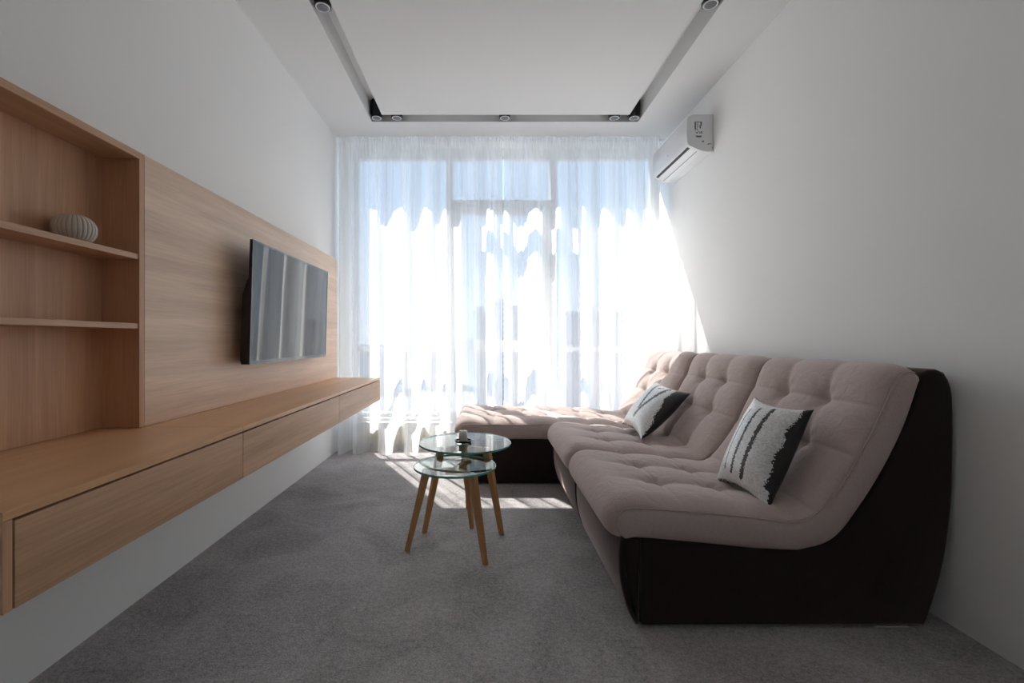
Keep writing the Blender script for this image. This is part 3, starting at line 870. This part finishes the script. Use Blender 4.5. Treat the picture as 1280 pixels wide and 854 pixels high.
M['bld_a'] = facade('haze_pale_facade', (0.44, 0.47, 0.52), (0.34, 0.37, 0.42))  # distance haze is put into the pale blue-grey facade colours
M['bld_b'] = facade('haze_blue_facade', (0.36, 0.40, 0.45), (0.28, 0.31, 0.36))
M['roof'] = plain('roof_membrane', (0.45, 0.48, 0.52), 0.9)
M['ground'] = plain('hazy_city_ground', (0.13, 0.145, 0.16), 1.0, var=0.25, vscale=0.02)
GZ = -48.0
b = NB(); box(b, -900, 900, 30, 1800, GZ-2, GZ)
tag(obj('ground', b, M['ground'], origin=(0,0,GZ)), 'pale city ground far below the window', 'ground', kind='structure')
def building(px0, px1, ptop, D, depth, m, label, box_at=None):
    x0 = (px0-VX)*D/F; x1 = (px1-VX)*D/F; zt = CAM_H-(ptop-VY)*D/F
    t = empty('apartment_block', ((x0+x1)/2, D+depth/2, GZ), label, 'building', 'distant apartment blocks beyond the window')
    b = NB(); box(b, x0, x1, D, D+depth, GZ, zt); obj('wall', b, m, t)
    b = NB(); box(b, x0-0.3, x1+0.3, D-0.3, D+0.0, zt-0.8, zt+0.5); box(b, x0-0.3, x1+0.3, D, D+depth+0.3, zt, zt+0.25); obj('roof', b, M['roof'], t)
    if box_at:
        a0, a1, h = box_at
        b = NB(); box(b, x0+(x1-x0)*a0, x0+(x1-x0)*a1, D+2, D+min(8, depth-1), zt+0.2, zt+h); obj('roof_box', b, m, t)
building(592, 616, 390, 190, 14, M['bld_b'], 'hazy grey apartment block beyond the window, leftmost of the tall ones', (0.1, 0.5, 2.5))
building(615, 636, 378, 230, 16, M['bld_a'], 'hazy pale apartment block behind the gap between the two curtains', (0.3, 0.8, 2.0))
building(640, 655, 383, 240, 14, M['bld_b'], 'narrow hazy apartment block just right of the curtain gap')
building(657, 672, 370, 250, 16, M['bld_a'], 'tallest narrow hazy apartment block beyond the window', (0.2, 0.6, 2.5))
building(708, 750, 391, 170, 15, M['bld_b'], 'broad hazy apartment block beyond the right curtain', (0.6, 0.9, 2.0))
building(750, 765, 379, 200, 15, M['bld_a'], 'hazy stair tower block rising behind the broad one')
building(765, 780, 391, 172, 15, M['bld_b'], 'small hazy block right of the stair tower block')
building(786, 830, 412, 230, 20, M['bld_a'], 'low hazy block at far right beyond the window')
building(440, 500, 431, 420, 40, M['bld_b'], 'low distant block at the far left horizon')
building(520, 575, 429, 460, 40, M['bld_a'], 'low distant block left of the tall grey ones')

# ------------------------------------------------------------------ light
wd = bpy.data.worlds.new('sky'); SC.world = wd; wd.use_nodes = True
nt = wd.node_tree
bg = nt.nodes['Background']
tc = nt.nodes.new('ShaderNodeTexCoord')
sp = nt.nodes.new('ShaderNodeSeparateXYZ'); nt.links.new(tc.outputs['Generated'], sp.inputs[0])
cr = nt.nodes.new('ShaderNodeValToRGB')
els = cr.color_ramp.elements
els[0].position = 0.0; els[0].color = (0.66, 0.78, 0.92, 1)
els[1].position = 1.0; els[1].color = (0.20, 0.38, 0.80, 1)
e_ = els.new(0.10); e_.color = (0.62, 0.77, 0.95, 1)
e_ = els.new(0.42); e_.color = (0.46, 0.66, 0.95, 1)
nt.links.new(sp.outputs['Z'], cr.inputs['Fac'])
nt.links.new(cr.outputs['Color'], bg.inputs['Color'])
bg.inputs['Strength'].default_value = 0.84

sun = bpy.data.lights.new('sun', 'SUN'); sun.energy = 10.5; sun.angle = math.radians(0.55); sun.color = (1.0, 0.96, 0.905)
so = bpy.data.objects.new('sun', sun); COL.objects.link(so)
dirv = Vector((0.56, -1.0, -1.55)).normalized()
so.rotation_euler = dirv.to_track_quat('-Z', 'Y').to_euler()
so.location = (-3, 9, 8)

pl = bpy.data.lights.new('window_portal', 'AREA'); pl.shape = 'RECTANGLE'; pl.size = WX1-WX0; pl.size_y = WZ1-WZ0
pl.cycles.is_portal = True
po = bpy.data.objects.new('window_portal', pl); COL.objects.link(po)
po.location = ((WX0+WX1)/2, YO+0.01, (WZ0+WZ1)/2); po.rotation_euler = (math.radians(-90), 0, 0)

# ------------------------------------------------------------------ camera
cam = bpy.data.cameras.new('camera'); co = bpy.data.objects.new('camera', cam); COL.objects.link(co)
co.location = (0, 0, CAM_H); co.rotation_euler = (math.radians(90), 0, 0)
cam.sensor_fit = 'HORIZONTAL'; cam.sensor_width = 36.0; cam.lens = F*36.0/1280
cam.shift_x = (640-VX)/1280; cam.shift_y = -(427-VY)/1280
cam.clip_start = 0.05; cam.clip_end = 4000
SC.camera = co

SC.view_settings.view_transform = 'Standard'
SC.view_settings.look = 'None'
SC.view_settings.gamma = 1.0
SC.view_settings.use_curve_mapping = False
SC.view_settings.exposure = 0.92
cy_ = SC.cycles
cy_.max_bounces = 14; cy_.diffuse_bounces = 8; cy_.glossy_bounces = 4; cy_.transparent_max_bounces = 24; cy_.transmission_bounces = 6
cy_.sample_clamp_indirect = 6.0
cy_.caustics_reflective = False; cy_.caustics_refractive = False
cy_.use_denoising = True
